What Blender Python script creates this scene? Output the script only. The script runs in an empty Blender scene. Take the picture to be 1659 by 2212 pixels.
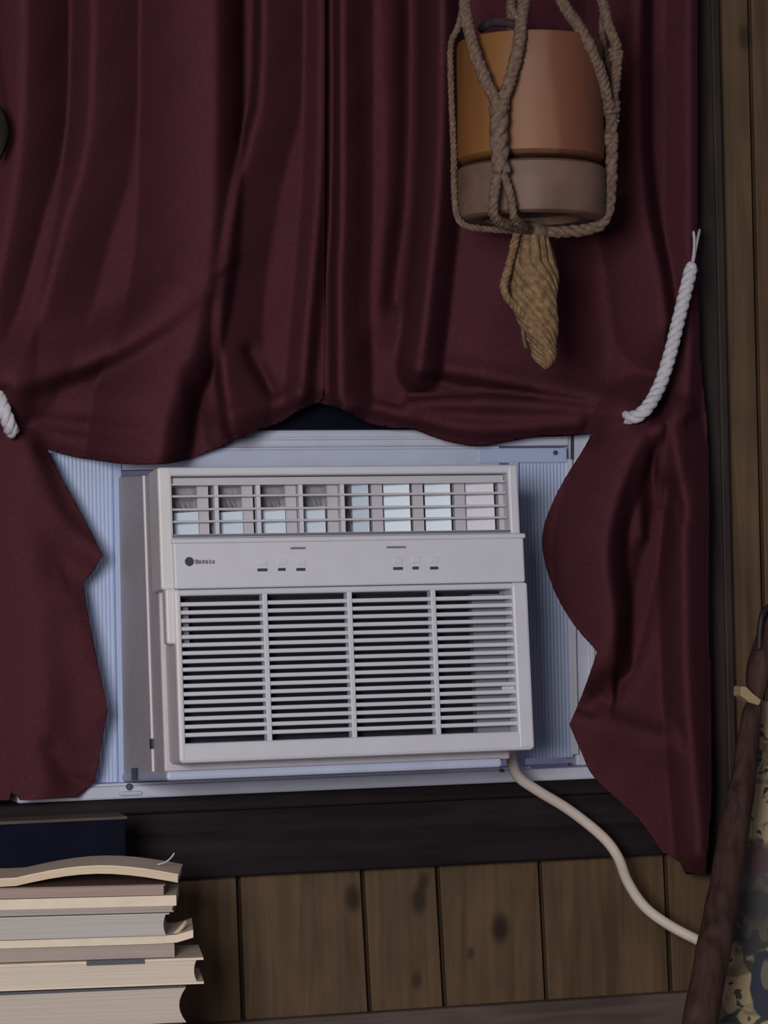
import bpy, bmesh, math, random
import numpy as np
from mathutils import Vector, Matrix

random.seed(7)
scene = bpy.context.scene
COL = scene.collection

# ------------------------------------------------------------------ camera
W, H, F = 1659.0, 2212.0, 6000.0
Xc = Vector((19900.0, -256.0, F)).normalized()          # wall's rightward direction seen by the camera (right, down, forward)
_a = 0.02
Dc = Vector((_a, 1.0, -(_a * 19900.0 - 256.0) / F)).normalized()   # straight down
Fc = Xc.cross(Dc).normalized()                          # into the wall
def cam2world(v):
    return Vector((v.dot(Xc), v.dot(Fc), -v.dot(Dc)))
CAM = Vector((-0.98, -3.60, 1.20))
cam_d = bpy.data.cameras.new('camera'); cam = bpy.data.objects.new('camera', cam_d); COL.objects.link(cam)
r_, u_, b_ = cam2world(Vector((1, 0, 0))), cam2world(Vector((0, -1, 0))), cam2world(Vector((0, 0, -1)))
cam.matrix_world = Matrix(((r_.x, u_.x, b_.x, CAM.x), (r_.y, u_.y, b_.y, CAM.y), (r_.z, u_.z, b_.z, CAM.z), (0, 0, 0, 1)))
cam_d.sensor_fit = 'HORIZONTAL'; cam_d.sensor_width = 36.0; cam_d.lens = 36.0 * F / W
cam_d.clip_start = 0.05
scene.camera = cam
def ray(px, py):
    return cam2world(Vector(((px - W / 2) / F, (py - H / 2) / F, 1.0)))
def P(px, py, Y):                                       # photograph position -> point on the plane y = Y of the room
    d = ray(px, py)
    return CAM + d * ((Y - CAM.y) / d.y)

# ------------------------------------------------------------------ world, lamps, exposure
world = bpy.data.worlds.new('room_ambience'); scene.world = world; world.use_nodes = True
bg = world.node_tree.nodes['Background']
bg.inputs[0].default_value = (0.56, 0.56, 1.0, 1); bg.inputs[1].default_value = 0.13
ld = bpy.data.lights.new('unseen_key_light', 'AREA'); ld.shape = 'DISK'; ld.size = 0.75; ld.energy = 90; ld.color = (1.0, 0.945, 0.91)  # unseen main light set beside the camera, no fixture modelled
lamp = bpy.data.objects.new('unseen_key_light', ld); COL.objects.link(lamp)
lamp.location = (-1.58, -3.72, 1.44)
lamp.rotation_euler = (Vector((0.05, -0.1, 1.25)) - lamp.location).to_track_quat('-Z', 'Y').to_euler()
vs = scene.view_settings
vs.view_transform = 'Standard'; vs.look = 'None'; vs.gamma = 1.0; vs.use_curve_mapping = False; vs.exposure = 0.0

# ------------------------------------------------------------------ materials
MATS = {}
def nodes_of(name):
    m = bpy.data.materials.new(name); m.use_nodes = True
    nt = m.node_tree; b = nt.nodes['Principled BSDF']
    return m, nt, b
def plain(name, col, rough=0.55, var=0.06, scale=60.0, bump=0.0, metal=0.0, spec=0.4, sheen=0.0, stretch=(1, 1, 1)):
    if name in MATS: return MATS[name]
    m, nt, b = nodes_of(name)
    geo = nt.nodes.new('ShaderNodeNewGeometry'); mp = nt.nodes.new('ShaderNodeMapping'); mp.inputs['Scale'].default_value = stretch
    no = nt.nodes.new('ShaderNodeTexNoise'); no.inputs['Scale'].default_value = scale; no.inputs['Detail'].default_value = 4
    nt.links.new(geo.outputs['Position'], mp.inputs['Vector']); nt.links.new(mp.outputs[0], no.inputs['Vector'])
    rp = nt.nodes.new('ShaderNodeValToRGB')
    rp.color_ramp.elements[0].position = 0.3; rp.color_ramp.elements[1].position = 0.7
    rp.color_ramp.elements[0].color = tuple(c * (1 - var) for c in col) + (1,)
    rp.color_ramp.elements[1].color = tuple(min(1, c * (1 + var)) for c in col) + (1,)
    nt.links.new(no.outputs['Fac'], rp.inputs['Fac']); nt.links.new(rp.outputs[0], b.inputs['Base Color'])
    b.inputs['Roughness'].default_value = rough; b.inputs['Metallic'].default_value = metal
    b.inputs['Specular IOR Level'].default_value = spec
    if sheen:
        b.inputs['Sheen Weight'].default_value = sheen; b.inputs['Sheen Roughness'].default_value = 0.5
        b.inputs['Sheen Tint'].default_value = tuple(min(1, c * 4) for c in col) + (1,)
    if bump:
        bp = nt.nodes.new('ShaderNodeBump'); bp.inputs['Strength'].default_value = bump; bp.inputs['Distance'].default_value = 0.002
        nt.links.new(no.outputs['Fac'], bp.inputs['Height']); nt.links.new(bp.outputs[0], b.inputs['Normal'])
    MATS[name] = m
    return m
def wood(name, c0, c1, grain=(26, 26, 1.6), knots=(), rough=0.6, knot_col=(0.012, 0.006, 0.003), spec=0.3):
    if name in MATS: return MATS[name]
    m, nt, b = nodes_of(name); L = nt.links
    geo = nt.nodes.new('ShaderNodeNewGeometry')
    mp = nt.nodes.new('ShaderNodeMapping'); mp.inputs['Scale'].default_value = grain; L.new(geo.outputs['Position'], mp.inputs['Vector'])
    n1 = nt.nodes.new('ShaderNodeTexNoise'); n1.inputs['Scale'].default_value = 2.2; n1.inputs['Detail'].default_value = 6; n1.inputs['Distortion'].default_value = 0.8
    L.new(mp.outputs[0], n1.inputs['Vector'])
    rp = nt.nodes.new('ShaderNodeValToRGB'); rp.color_ramp.elements[0].position = 0.32; rp.color_ramp.elements[1].position = 0.68
    rp.color_ramp.elements[0].color = c0 + (1,); rp.color_ramp.elements[1].color = c1 + (1,)
    L.new(n1.outputs['Fac'], rp.inputs['Fac'])
    n2 = nt.nodes.new('ShaderNodeTexNoise'); n2.inputs['Scale'].default_value = 9; n2.inputs['Detail'].default_value = 3
    L.new(geo.outputs['Position'], n2.inputs['Vector'])
    mr = nt.nodes.new('ShaderNodeMapRange'); mr.inputs[1].default_value = 0.3; mr.inputs[2].default_value = 0.7; mr.inputs[3].default_value = 0.8; mr.inputs[4].default_value = 1.15
    L.new(n2.outputs['Fac'], mr.inputs[0])
    mx = nt.nodes.new('ShaderNodeMix'); mx.data_type = 'RGBA'; mx.blend_type = 'MULTIPLY'; mx.inputs[0].default_value = 1
    L.new(rp.outputs[0], mx.inputs[6]); L.new(mr.outputs[0], mx.inputs[7])
    out = mx.outputs[2]
    for (k, r, s) in knots:
        sb = nt.nodes.new('ShaderNodeVectorMath'); sb.operation = 'SUBTRACT'; sb.inputs[1].default_value = k; L.new(geo.outputs['Position'], sb.inputs[0])
        ml = nt.nodes.new('ShaderNodeVectorMath'); ml.operation = 'MULTIPLY'; ml.inputs[1].default_value = (1, 0, 0.62); L.new(sb.outputs[0], ml.inputs[0])
        ln = nt.nodes.new('ShaderNodeVectorMath'); ln.operation = 'LENGTH'; L.new(ml.outputs[0], ln.inputs[0])
        nr = nt.nodes.new('ShaderNodeMapRange'); nr.inputs[1].default_value = r * 0.25; nr.inputs[2].default_value = r; nr.inputs[3].default_value = s; nr.inputs[4].default_value = 0; nr.interpolation_type = 'SMOOTHSTEP'
        L.new(ln.outputs['Value'], nr.inputs[0])
        m2 = nt.nodes.new('ShaderNodeMix'); m2.data_type = 'RGBA'; L.new(nr.outputs[0], m2.inputs[0]); L.new(out, m2.inputs[6]); m2.inputs[7].default_value = knot_col + (1,)
        out = m2.outputs[2]
    L.new(out, b.inputs['Base Color']); b.inputs['Roughness'].default_value = rough; b.inputs['Specular IOR Level'].default_value = spec
    bp = nt.nodes.new('ShaderNodeBump'); bp.inputs['Strength'].default_value = 0.25; bp.inputs['Distance'].default_value = 0.001
    L.new(n1.outputs['Fac'], bp.inputs['Height']); L.new(bp.outputs[0], b.inputs['Normal'])
    MATS[name] = m
    return m

M_ac = plain('cream_plastic', (0.515, 0.53, 0.60), 0.45, 0.03, 30)
M_acside = plain('grey_painted_metal', (0.46, 0.435, 0.47), 0.5, 0.05, 40)
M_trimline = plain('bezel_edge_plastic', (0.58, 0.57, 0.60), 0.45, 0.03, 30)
M_vane = plain('glossy_vane_plastic', (0.50, 0.60, 0.70), 0.35, 0.03, 30)
M_louv = plain('louver_plastic', (0.47, 0.46, 0.51), 0.4, 0.03, 30)
M_dark = plain('dark_cavity', (0.012, 0.012, 0.022), 0.8, 0.2, 80)
M_filter = plain('grey_filter', (0.17, 0.17, 0.21), 0.8, 0.1, 300)
M_acc = plain('pale_blue_vinyl', (0.375, 0.465, 0.69), 0.5, 0.05, 40, stretch=(40, 1, 1))
M_rail = plain('blue_white_vinyl', (0.44, 0.49, 0.66), 0.45, 0.05, 25)
M_frame = plain('white_vinyl', (0.50, 0.53, 0.65), 0.5, 0.05, 25)
M_print = plain('dark_print', (0.035, 0.035, 0.055), 0.6, 0.1, 60)
M_print2 = plain('grey_print', (0.16, 0.155, 0.20), 0.6, 0.1, 60)
M_screw = plain('steel_screw', (0.10, 0.11, 0.15), 0.4, 0.1, 60, metal=0.6)
M_cord = plain('ivory_cord', (0.62, 0.55, 0.50), 0.5, 0.03, 30)
M_cur = plain('maroon_cotton', (0.071, 0.0225, 0.0305), 1.0, 0.12, 260, bump=0.2, spec=0.03)
M_rope = plain('white_cotton_rope', (0.50, 0.50, 0.55), 0.85, 0.10, 200, bump=0.4)
M_jute = plain('brown_jute', (0.135, 0.090, 0.066), 0.9, 0.4, 160, bump=0.6)
M_jute2 = plain('golden_jute', (0.18, 0.112, 0.056), 0.9, 0.45, 120, bump=0.6)
M_glass = plain('night_glass', (0.004, 0.005, 0.012), 0.25, 0.1, 5, spec=0.25)
M_casing = wood('dark_stained_wood', (0.016, 0.011, 0.011), (0.034, 0.023, 0.021), rough=0.65)
M_apron = wood('dark_apron_wood', (0.009, 0.006, 0.008), (0.020, 0.014, 0.016), grain=(1.6, 26, 26), rough=0.7, spec=0.15)
M_railw = wood('grey_brown_rail_wood', (0.060, 0.043, 0.040), (0.105, 0.078, 0.070), grain=(2, 20, 26), rough=0.7)
KN = [((*P(762, 1940, 0),), 0.017, 0.85), ((*P(905, 1945, 0),), 0.017, 0.8), ((*P(915, 1905, 0),), 0.012, 0.7), ((*P(1080, 2005, 0),), 0.019, 0.9),
      ((*P(900, 2118, 0),), 0.011, 0.6), ((*P(1016, 2060, 0),), 0.008, 0.6), ((*P(1610, 80, 0),), 0.016, 0.6)]
M_plank = wood('knotty_pine', (0.068, 0.042, 0.022), (0.118, 0.075, 0.038), knots=KN)
M_staff = wood('reddish_brown_stick', (0.024, 0.012, 0.011), (0.060, 0.033, 0.029), grain=(30, 30, 3), rough=0.75, spec=0.12)
M_pale = plain('pale_cut_wood', (0.30, 0.22, 0.12), 0.7, 0.1, 60)
M_soil = plain('dark_soil', (0.03, 0.02, 0.025), 0.9, 0.3, 80)
M_floor = wood('brown_floor_boards', (0.08, 0.05, 0.03), (0.14, 0.09, 0.05), grain=(2, 26, 2))
M_ceil = plain('off_white_ceiling', (0.45, 0.42, 0.38), 0.8, 0.04, 8)
M_navy = plain('dark_navy_card', (0.006, 0.007, 0.016), 0.9, 0.15, 30, spec=0.05)
M_boxtop = plain('lit_top_brown_card', (0.075, 0.055, 0.048), 0.8, 0.2, 20)  # lighter brown that paints the light on the navy box's top

# ------------------------------------------------------------------ mesh helpers
MW = {}
def link(o, parent=None):
    COL.objects.link(o)
    if parent is not None: o.parent = parent
    return o
def empty(name, mat, label=None, cat=None, kind=None, group=None):
    o = bpy.data.objects.new(name, None); link(o); o.matrix_world = mat; MW[o.name] = mat.copy(); o.empty_display_size = 0.05
    tag(o, label, cat, kind, group)
    return o
def tag(o, label=None, cat=None, kind=None, group=None):
    if label: o['label'] = label
    if cat: o['category'] = cat
    if kind: o['kind'] = kind
    if group: o['group'] = group
    return o
def T(p): return Matrix.Translation(Vector(p))
def obj(name, bm, mat, parent=None, smooth=False, bevel=0.0, recalc=True, label=None):
    if recalc: bmesh.ops.recalc_face_normals(bm, faces=bm.faces)
    me = bpy.data.meshes.new(name); bm.to_mesh(me); bm.free()
    for mm in (mat if isinstance(mat, (list, tuple)) else [mat]): me.materials.append(mm)
    o = bpy.data.objects.new(name, me); link(o, parent)
    base = MW.get(parent.name) if parent is not None else None
    if base is not None:
        me.transform(base.inverted()); MW[o.name] = base
    if smooth:
        for p in me.polygons: p.use_smooth = True
    if bevel:
        md = o.modifiers.new('bevel', 'BEVEL'); md.width = bevel; md.segments = 2; md.limit_method = 'ANGLE'
    if label: o['label'] = label
    return o
def hexa(bm, c):                                        # 8 corners: 4 front (tl, tr, br, bl), 4 back
    v = [bm.verts.new(p) for p in c]
    for f in ((0, 1, 2, 3), (7, 6, 5, 4), (0, 4, 5, 1), (1, 5, 6, 2), (2, 6, 7, 3), (3, 7, 4, 0)):
        bm.faces.new([v[i] for i in f])
def box(bm, lo, hi, M=None):
    x0, y0, z0 = lo; x1, y1, z1 = hi
    c = [(x0, y0, z1), (x1, y0, z1), (x1, y0, z0), (x0, y0, z0), (x0, y1, z1), (x1, y1, z1), (x1, y1, z0), (x0, y1, z0)]
    hexa(bm, [M @ Vector(p) if M else p for p in c])
def prism(bm, poly, Yf, Yb):                            # outline at the front depth, extruded straight back
    n = len(poly); f = [P(x, y, Yf) for x, y in poly]
    a = [bm.verts.new(p) for p in f]; b = [bm.verts.new((p.x, Yb, p.z)) for p in f]
    bm.faces.new(a); bm.faces.new(b[::-1])
    for i in range(n): bm.faces.new((a[i], b[i], b[(i + 1) % n], a[(i + 1) % n]))
def newbox(name, mat, parent, poly, Yf, Yb, bevel=0.0, **k):
    bm = bmesh.new(); prism(bm, poly, Yf, Yb); return obj(name, bm, mat, parent, bevel=bevel, **k)
def cr(pts, n=8):                                       # Catmull-Rom through points of any dimension
    pts = [np.array(p, float) for p in pts]
    q = [2 * pts[0] - pts[1]] + pts + [2 * pts[-1] - pts[-2]]; out = []
    for i in range(1, len(q) - 2):
        p0, p1, p2, p3 = q[i - 1:i + 3]
        for k in range(n):
            t = k / n
            out.append(0.5 * (2 * p1 + (p2 - p0) * t + (2 * p0 - 5 * p1 + 4 * p2 - p3) * t * t + (3 * p1 - p0 - 3 * p2 + p3) * t ** 3))
    out.append(pts[-1]); return out
def frames(pts):
    n = len(pts); tg = []
    for i in range(n):
        t = Vector(pts[min(i + 1, n - 1)]) - Vector(pts[max(i - 1, 0)]); tg.append(t.normalized() if t.length else Vector((0, 0, 1)))
    nrm = tg[0].orthogonal().normalized(); out = []
    for i in range(n):
        nrm = (nrm - tg[i] * nrm.dot(tg[i])).normalized(); out.append((tg[i], nrm, tg[i].cross(nrm)))
    return out
def tube(bm, pts, rad, seg=8, cap=True):
    fr = frames(pts); rings = []
    for i, p in enumerate(pts):
        r = rad[i] if hasattr(rad, '__len__') else rad
        rings.append([bm.verts.new(Vector(p) + (fr[i][1] * math.cos(2 * math.pi * k / seg) + fr[i][2] * math.sin(2 * math.pi * k / seg)) * r) for k in range(seg)])
    for a, b in zip(rings, rings[1:]):
        for k in range(seg): bm.faces.new((a[k], a[(k + 1) % seg], b[(k + 1) % seg], b[k]))
    if cap: bm.faces.new(rings[0][::-1]); bm.faces.new(rings[-1])
def resample(pts, step):
    pts = [Vector(p) for p in pts]; out = [pts[0]]; acc = 0
    for a, b in zip(pts, pts[1:]):
        d = (b - a).length; s = step - acc
        while s <= d and d > 0: out.append(a.lerp(b, s / d)); s += step
        acc = (acc + d) % step if d else acc
    out.append(pts[-1]); return out
def rope(bm, pts, R, strands=3, pitch=0.03, r=None, seg=6, jitter=0.0):     # twisted strands around a path
    pts = resample(pts, pitch / 8); fr = frames(pts); r = r or R * 0.62; s = 0; ds = [0]
    for a, b in zip(pts, pts[1:]): s += (b - a).length; ds.append(s)
    for k in range(strands):
        ph = 2 * math.pi * k / strands
        q = []
        for i, p in enumerate(pts):
            an = ph + 2 * math.pi * ds[i] / pitch; j = 1 + random.uniform(-jitter, jitter)
            q.append(p + (fr[i][1] * math.cos(an) + fr[i][2] * math.sin(an)) * (R - r) * 1.25 * j)
        tube(bm, q, r, seg)
def px3(path, n=8): return [P(x, y, Y) for x, y, Y in cr(path, n)]
def lathe(bm, prof, c, seg=48, M=None):
    rings = []
    for r, z in prof:
        ring = []
        for k in range(seg):
            a = 2 * math.pi * k / seg; v = Vector((r * math.cos(a), r * math.sin(a), z))
            ring.append(bm.verts.new((M @ v if M else v) + Vector(c)))
        rings.append(ring)
    for a, b in zip(rings, rings[1:]):
        for k in range(seg): bm.faces.new((a[k], a[(k + 1) % seg], b[(k + 1) % seg], b[k]))
    return rings

# ------------------------------------------------------------------ room shell: wall of pine boards, floor, ceiling
bm = bmesh.new()                                        # backing sheet with the window's opening left out
xl_o, xr_o = P(30, 1300, 0.02).x, P(1330, 1300, 0.02).x
zb_o, zt_o = P(740, 1715, 0.02).z, 2.16
box(bm, (-1.6, 0.016, 0), (xl_o, 0.03, 2.45)); box(bm, (xr_o, 0.016, 0), (1.9, 0.03, 2.45))
box(bm, (xl_o, 0.016, 0), (xr_o, 0.03, zb_o)); box(bm, (xl_o, 0.016, zt_o), (xr_o, 0.03, 2.45))
wall = tag(obj('wall_back', bm, plain('dark_wall_backing', (0.012, 0.009, 0.012), 0.9, 0.2, 30)), 'knotty pine board wall behind the window and curtains', None, 'structure')
MW['wall_back'] = Matrix.Identity(4)
def line_x(p, q, z):                                    # x of a board joint at height z
    a, b = P(*p, 0), P(*q, 0)
    return a.x + (b.x - a.x) * (z - a.z) / (b.z - a.z)
def straight(px, py): a = P(px, py, 0); return lambda z: a.x
def joint(p, q): return lambda z: line_x(p, q, z)
def plank(fl, fr, z0, z1, g=0.0032):
    bm = bmesh.new(); y0, y1 = random.uniform(-0.0008, 0.0008), 0.016
    c = [(fl(z1) + g, y0, z1), (fr(z1) - g, y0, z1), (fr(z0) - g, y0, z0), (fl(z0) + g, y0, z0)]
    hexa(bm, c + [(x, y1, z) for x, _, z in c]); return obj('plank', bm, M_plank, wall, bevel=0.0012)
jl = [straight(-330, 1900), straight(-90, 1900), straight(95, 1900), straight(270, 1900), joint((515, 1900), (526, 2205)), joint((783, 1885), (799, 2180)), joint((945, 1880), (961, 2170)),
      joint((1166, 1863), (1181, 2160)), joint((1437, 1850), (1449, 2140)), straight(1640, 900), straight(1820, 900), straight(2020, 900), straight(2260, 900)]
xc_r, xc_l = P(1540, 900, 0).x, P(-150, 900, 0).x
for i in range(len(jl) - 1):
    if i in (0, 9, 10, 11): plank(jl[i], jl[i + 1], 0.0, 2.45)
    else: plank(jl[i], jl[i + 1], 0.0, P(740, 1800, 0).z)
plank(straight(1480, 900), jl[9], P(1480, 1860, 0).z, 2.45)     # beside the casing, above
plank(straight(-250, 900), straight(-60, 900), P(-60, 1860, 0).z, 2.45)
bm = bmesh.new(); box(bm, (-2.6, -4.6, -0.05), (1.9, 0.03, 0.0)); tag(obj('floor', bm, M_floor), 'brown board floor of the room', None, 'structure')
bm = bmesh.new(); box(bm, (-2.6, -4.6, 2.45), (1.9, 0.03, 2.5)); tag(obj('ceiling', bm, M_ceil), 'plain off-white ceiling of the room', None, 'structure')

# casing, sill apron, chair rail (dark woodwork)
newz = lambda px, Y: P(px, 1860, Y).z
c0, c1 = P(1470, 900, -0.02).x, P(1573, 900, -0.02).x
bm = bmesh.new(); box(bm, (c0, -0.020, P(1437, 1890, -0.02).z), (c1, 0.0, 2.30)); t1 = tag(obj('trim_1', bm, M_casing, bevel=0.003), 'dark stained casing right of the window', None, 'structure')
bm = bmesh.new(); box(bm, (c1 - 0.014, -0.026, P(1437, 1890, -0.02).z), (c1 - 0.002, -0.020, 2.30)); obj('bead', bm, M_casing, t1, bevel=0.002)
bm = bmesh.new(); l0 = P(-190, 900, -0.02).x; box(bm, (l0, -0.020, P(-60, 1900, -0.02).z), (l0 + 0.06, 0.0, 2.30)); tag(obj('trim_2', bm, M_casing, bevel=0.003), 'dark stained casing left of the window', None, 'structure')
za, zb = P(740, 1704, -0.02).z, P(900, 1874, -0.03).z
bm = bmesh.new(); box(bm, (l0, -0.030, zb), (P(1437, 1800, -0.03).x, 0.0, za)); t3 = tag(obj('trim_3', bm, M_apron, bevel=0.003), 'wide dark wooden apron below the window', None, 'structure')
bm = bmesh.new(); box(bm, (l0, -0.046, za - 0.020), (P(1432, 1720, -0.05).x, 0.0, za - 0.001)); obj('sill_board', bm, M_apron, t3, bevel=0.004)
zr = P(1000, 2173, -0.012).z
bm = bmesh.new(); box(bm, (-1.6, -0.022, zr - 0.11), (1.9, 0.0, zr)); t4 = tag(obj('trim_4', bm, M_railw, bevel=0.004), 'grey-brown wooden rail along the wall below the boards', None, 'structure')

# ------------------------------------------------------------------ window: frame, lower sash rail, dark pane
win = empty('window_1', T((0.0, 0.0, za)), 'white vinyl window with a dark night pane behind the curtains', None, 'structure')
def zat(py, Y=0.0, px=740): return P(px, py, Y).z
def xat(px, Y=0.0, py=1300): return P(px, py, Y).x
bm = bmesh.new(); box(bm, (xat(20), -0.036, za), (xat(1330), 0.05, zat(1678, -0.036))); obj('sill_rail', bm, M_frame, win, bevel=0.003)
for name, a, b in (('frame_jamb', 20, 95), ('frame_jamb', 1240, 1330)):
    bm = bmesh.new(); box(bm, (xat(a), 0.004, zat(1676)), (xat(b), 0.05, 2.15)); o = obj(name, bm, M_frame, win, bevel=0.003)
    bm = bmesh.new(); m_ = (xat(a) + xat(b)) / 2; box(bm, (m_ - 0.008, -0.001, zat(1676)), (m_ - 0.002, 0.006, 2.15)); obj('track_ridge', bm, M_frame, o, bevel=0.001)
bm = bmesh.new(); box(bm, (xat(95), 0.002, zat(966)), (xat(1240), 0.045, zat(928))); sash = obj('sash_rail', bm, M_frame, win, bevel=0.004)
bm = bmesh.new(); box(bm, (xat(100), -0.002, zat(950)), (xat(1234), 0.003, zat(944))); obj('rail_ridge', bm, M_frame, sash, bevel=0.001)
bm = bmesh.new(); box(bm, (xat(95), 0.026, zat(928)), (xat(1240), 0.032, 2.15)); obj('pane', bm, M_glass, win)
bm = bmesh.new(); box(bm, (xat(20), 0.0, 2.15), (xat(1330), 0.05, 2.20)); obj('head_rail', bm, M_frame, win, bevel=0.003)
for pyt, pyb, px_ in ((940, 993, 1236), (1648, 1682, 1231)):
    newbox('frame_gap', M_screw, win, [(px_ - 3, pyt), (px_ + 3, pyt), (px_ + 3, pyb), (px_ - 3, pyb)], -0.0015, 0.0)

# ------------------------------------------------------------------ air conditioner (tilted slightly back, as window units sit)
TILT = math.radians(-4.0)
MA = T(P(745, 1636, -0.315)) @ Matrix.Rotation(TILT, 4, 'X')
MAi = MA.inverted()
ac = empty('window_air_conditioner', MA, 'off-white window air conditioner with slatted grille set between pleated side panels', 'air conditioner')
def L(px, py, off=0.0):                                 # photograph position -> unit's own x, z at depth off
    o = MAi @ CAM; d = MAi.to_3x3() @ ray(px, py); return o + d * ((off - o.y) / d.y)
def lx(px, py=1320, off=0.0): return L(px, py, off).x
def lz(py, px=745, off=0.0): return L(px, py, off).z
def abox(name, mat, lo, hi, parent=ac, bevel=0.0, label=None):
    bm = bmesh.new(); box(bm, lo, hi, MA); return obj(name, bm, mat, parent, bevel=bevel, label=label)
XL = (lx(352, 1010) + lx(382, 1640)) / 2; XR = (lx(1115, 1010) + lx(1138, 1620)) / 2
XLu, XRu = XL - 0.0095, XR + 0.0035
Zt, Zl, Zc, Zb = lz(1006), lz(1152), lz(1266), lz(1636)
gL, gR, gT, gB = lx(392, 1440), lx(1108, 1440), lz(1281), lz(1593)
# case behind the bezel
bm = bmesh.new(); f_t, f_b = MA @ Vector((0, 0.05, Zt - 0.003)), MA @ Vector((0, 0.05, Zb - 0.010)); yr = 0.12
cx0, cx1 = MA.translation.x + XL - 0.002, MA.translation.x + XR - 0.006; z_r = za + 0.010
c = [(cx0, f_t.y, f_t.z), (cx1, f_t.y, f_t.z), (cx1, f_b.y, f_b.z), (cx0, f_b.y, f_b.z)]
hexa(bm, c + [(cx0, yr, f_t.z + 0.010), (cx1, yr, f_t.z + 0.010), (cx1, yr, z_r), (cx0, yr, z_r)]); case = obj('case', bm, M_acside, ac, bevel=0.003)
abox('case_flange', M_trimline, (XL - 0.0045, 0.112, Zb - 0.008), (XL - 0.0015, 0.117, Zt + 0.002), case)
abox('side_clip', M_print, (XL - 0.005, 0.108, lz(1600)), (XL - 0.0018, 0.120, lz(1578)), case)
abox('side_bracket', M_screw, (XL - 0.005, 0.240, lz(1668)), (XL - 0.0018, 0.197, lz(1640)), case)
# upper bezel: frame round the air outlet
bz = 0.055
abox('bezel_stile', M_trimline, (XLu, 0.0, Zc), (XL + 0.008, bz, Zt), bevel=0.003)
abox('bezel_stile', M_ac, (XR - 0.010, 0.0, Zc), (XRu, bz, Zt), bevel=0.003)
abox('bezel_top', M_ac, (XLu + 0.0005, 0.0005, Zt - 0.011), (XRu - 0.0005, bz, Zt), bevel=0.003)
abox('outlet_back', M_louv, (XL + 0.004, 0.050, Zl - 0.004), (XR - 0.010, 0.0545, Zt - 0.005))
abox('outlet_sill', M_louv, (XL + 0.004, 0.004, Zl - 0.003), (XR - 0.010, 0.052, Zl + 0.002))
abox('outlet_shadow_strip', plain('lip_shadow_grey', (0.13, 0.13, 0.18), 0.6), (XL + 0.006, -0.0006, Zl - 0.0015), (XR - 0.010, 0.004, Zl + 0.0012))  # grey strip standing in for the shadow line below the outlet
# horizontal louver bars, vertical bars and the angled vanes behind them
for py in (1042, 1067, 1095, 1121):
    z = lz(py); abox('louver', M_louv, (XL + 0.006, 0.006, z - 0.0013), (XR - 0.012, 0.016, z + 0.0013), bevel=0.0005)
for px in (472, 563, 655, 745):
    x = lx(px, 1090); abox('louver_bar', M_ac, (x - 0.0026, 0.009, Zl + 0.002), (x + 0.0026, 0.020, Zt - 0.022), bevel=0.0005)
abox('outlet_hood', M_louv, (XL + 0.006, 0.014, Zt - 0.021), (XR - 0.012, 0.050, Zt - 0.012))
for i, (a, b, zt_) in enumerate(((380, 428, 0.045), (478, 524, 0.045), (568, 616, 0.04), (660, 702, 0.04), (768, 797, 0.012), (836, 886, 0.012), (926, 974, 0.012), (1010, 1068, 0.012))):
    x0, x1 = lx(a, 1100, 0.02), lx(b, 1100, 0.02); z0, z1 = Zl + 0.003, Zt - 0.020 - (zt_ - 0.012)
    bm = bmesh.new()
    c = [(x0, 0.034, z1), (x1, 0.020, z1), (x1, 0.020, z0), (x0, 0.034, z0)]
    c2 = [(x, y + 0.0022, z) for x, y, z in c]
    hexa(bm, [MA @ Vector(p) for p in c + c2]); obj('vane', bm, M_vane if i < 7 else M_ac, ac)
for px in (436, 532, 626, 716, 812, 900, 990, 1085):
    x = lx(px, 1090, 0.03); abox('vane_post', M_louv, (x - 0.007, 0.024, Zl + 0.002), (x + 0.007, 0.049, Zt - 0.013))
# control panel with print
pan = abox('control_panel', M_ac, (XL + 0.006, -0.004, Zc), (XR + 0.006, bz, Zl - 0.003), bevel=0.003)
abox('panel_ledge', M_ac, (XL + 0.004, -0.0065, Zl - 0.010), (XR + 0.0075, 0.01, Zl - 0.004), pan, bevel=0.0015)
def mark(cx, cy, w, h, mat, name):
    p = L(cx, cy, -0.0045); s = w / 1650 / 2; t = h / 1650 / 2
    return abox(name, mat, (p.x - s, -0.0046, p.z - t), (p.x + s, -0.0038, p.z + t), pan, bevel=min(s, t) * 0.8)
bm = bmesh.new(); p = L(409, 1213, -0.0045); lathe(bm, [(0.0001, 0.0006), (0.0052, 0.0006), (0.0056, 0.0002), (0.0052, -0.0010)], (0, 0, 0), 20)
bmesh.ops.transform(bm, matrix=MA @ T(p) @ Matrix.Rotation(math.pi / 2, 4, 'X'), verts=bm.verts); obj('logo_disc', bm, M_print, pan, label='round dark maker emblem')
for k, (w, h) in enumerate(((7, 9), (6, 7), (5, 8), (6, 7), (4, 9), (6, 7))): mark(425 + k * 7.2, 1213.5 - 0.01 * k + (0.6 if k % 2 else 0), w, h, M_print2, 'logo_letter')
for cx, cy, w in ((644, 1184, 32), (856, 1182, 42)): mark(cx, cy, w, 4.5, M_print2, 'heading_print')
for cx, cy, w in ((567, 1231, 21), (609, 1230, 16), (650, 1230, 19), (860, 1228, 21), (898, 1227, 14), (938, 1227, 18)): mark(cx, cy, w, 6, M_print, 'button_print')
for cx, cy in ((567, 1214), (609, 1213), (650, 1213), (860, 1210), (898, 1209), (938, 1209)):
    p = L(cx, cy, -0.0045); abox('button', M_ac, (p.x - 0.006, -0.0049, p.z - 0.004), (p.x + 0.006, -0.003, p.z + 0.004), pan, bevel=0.0008)
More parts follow.
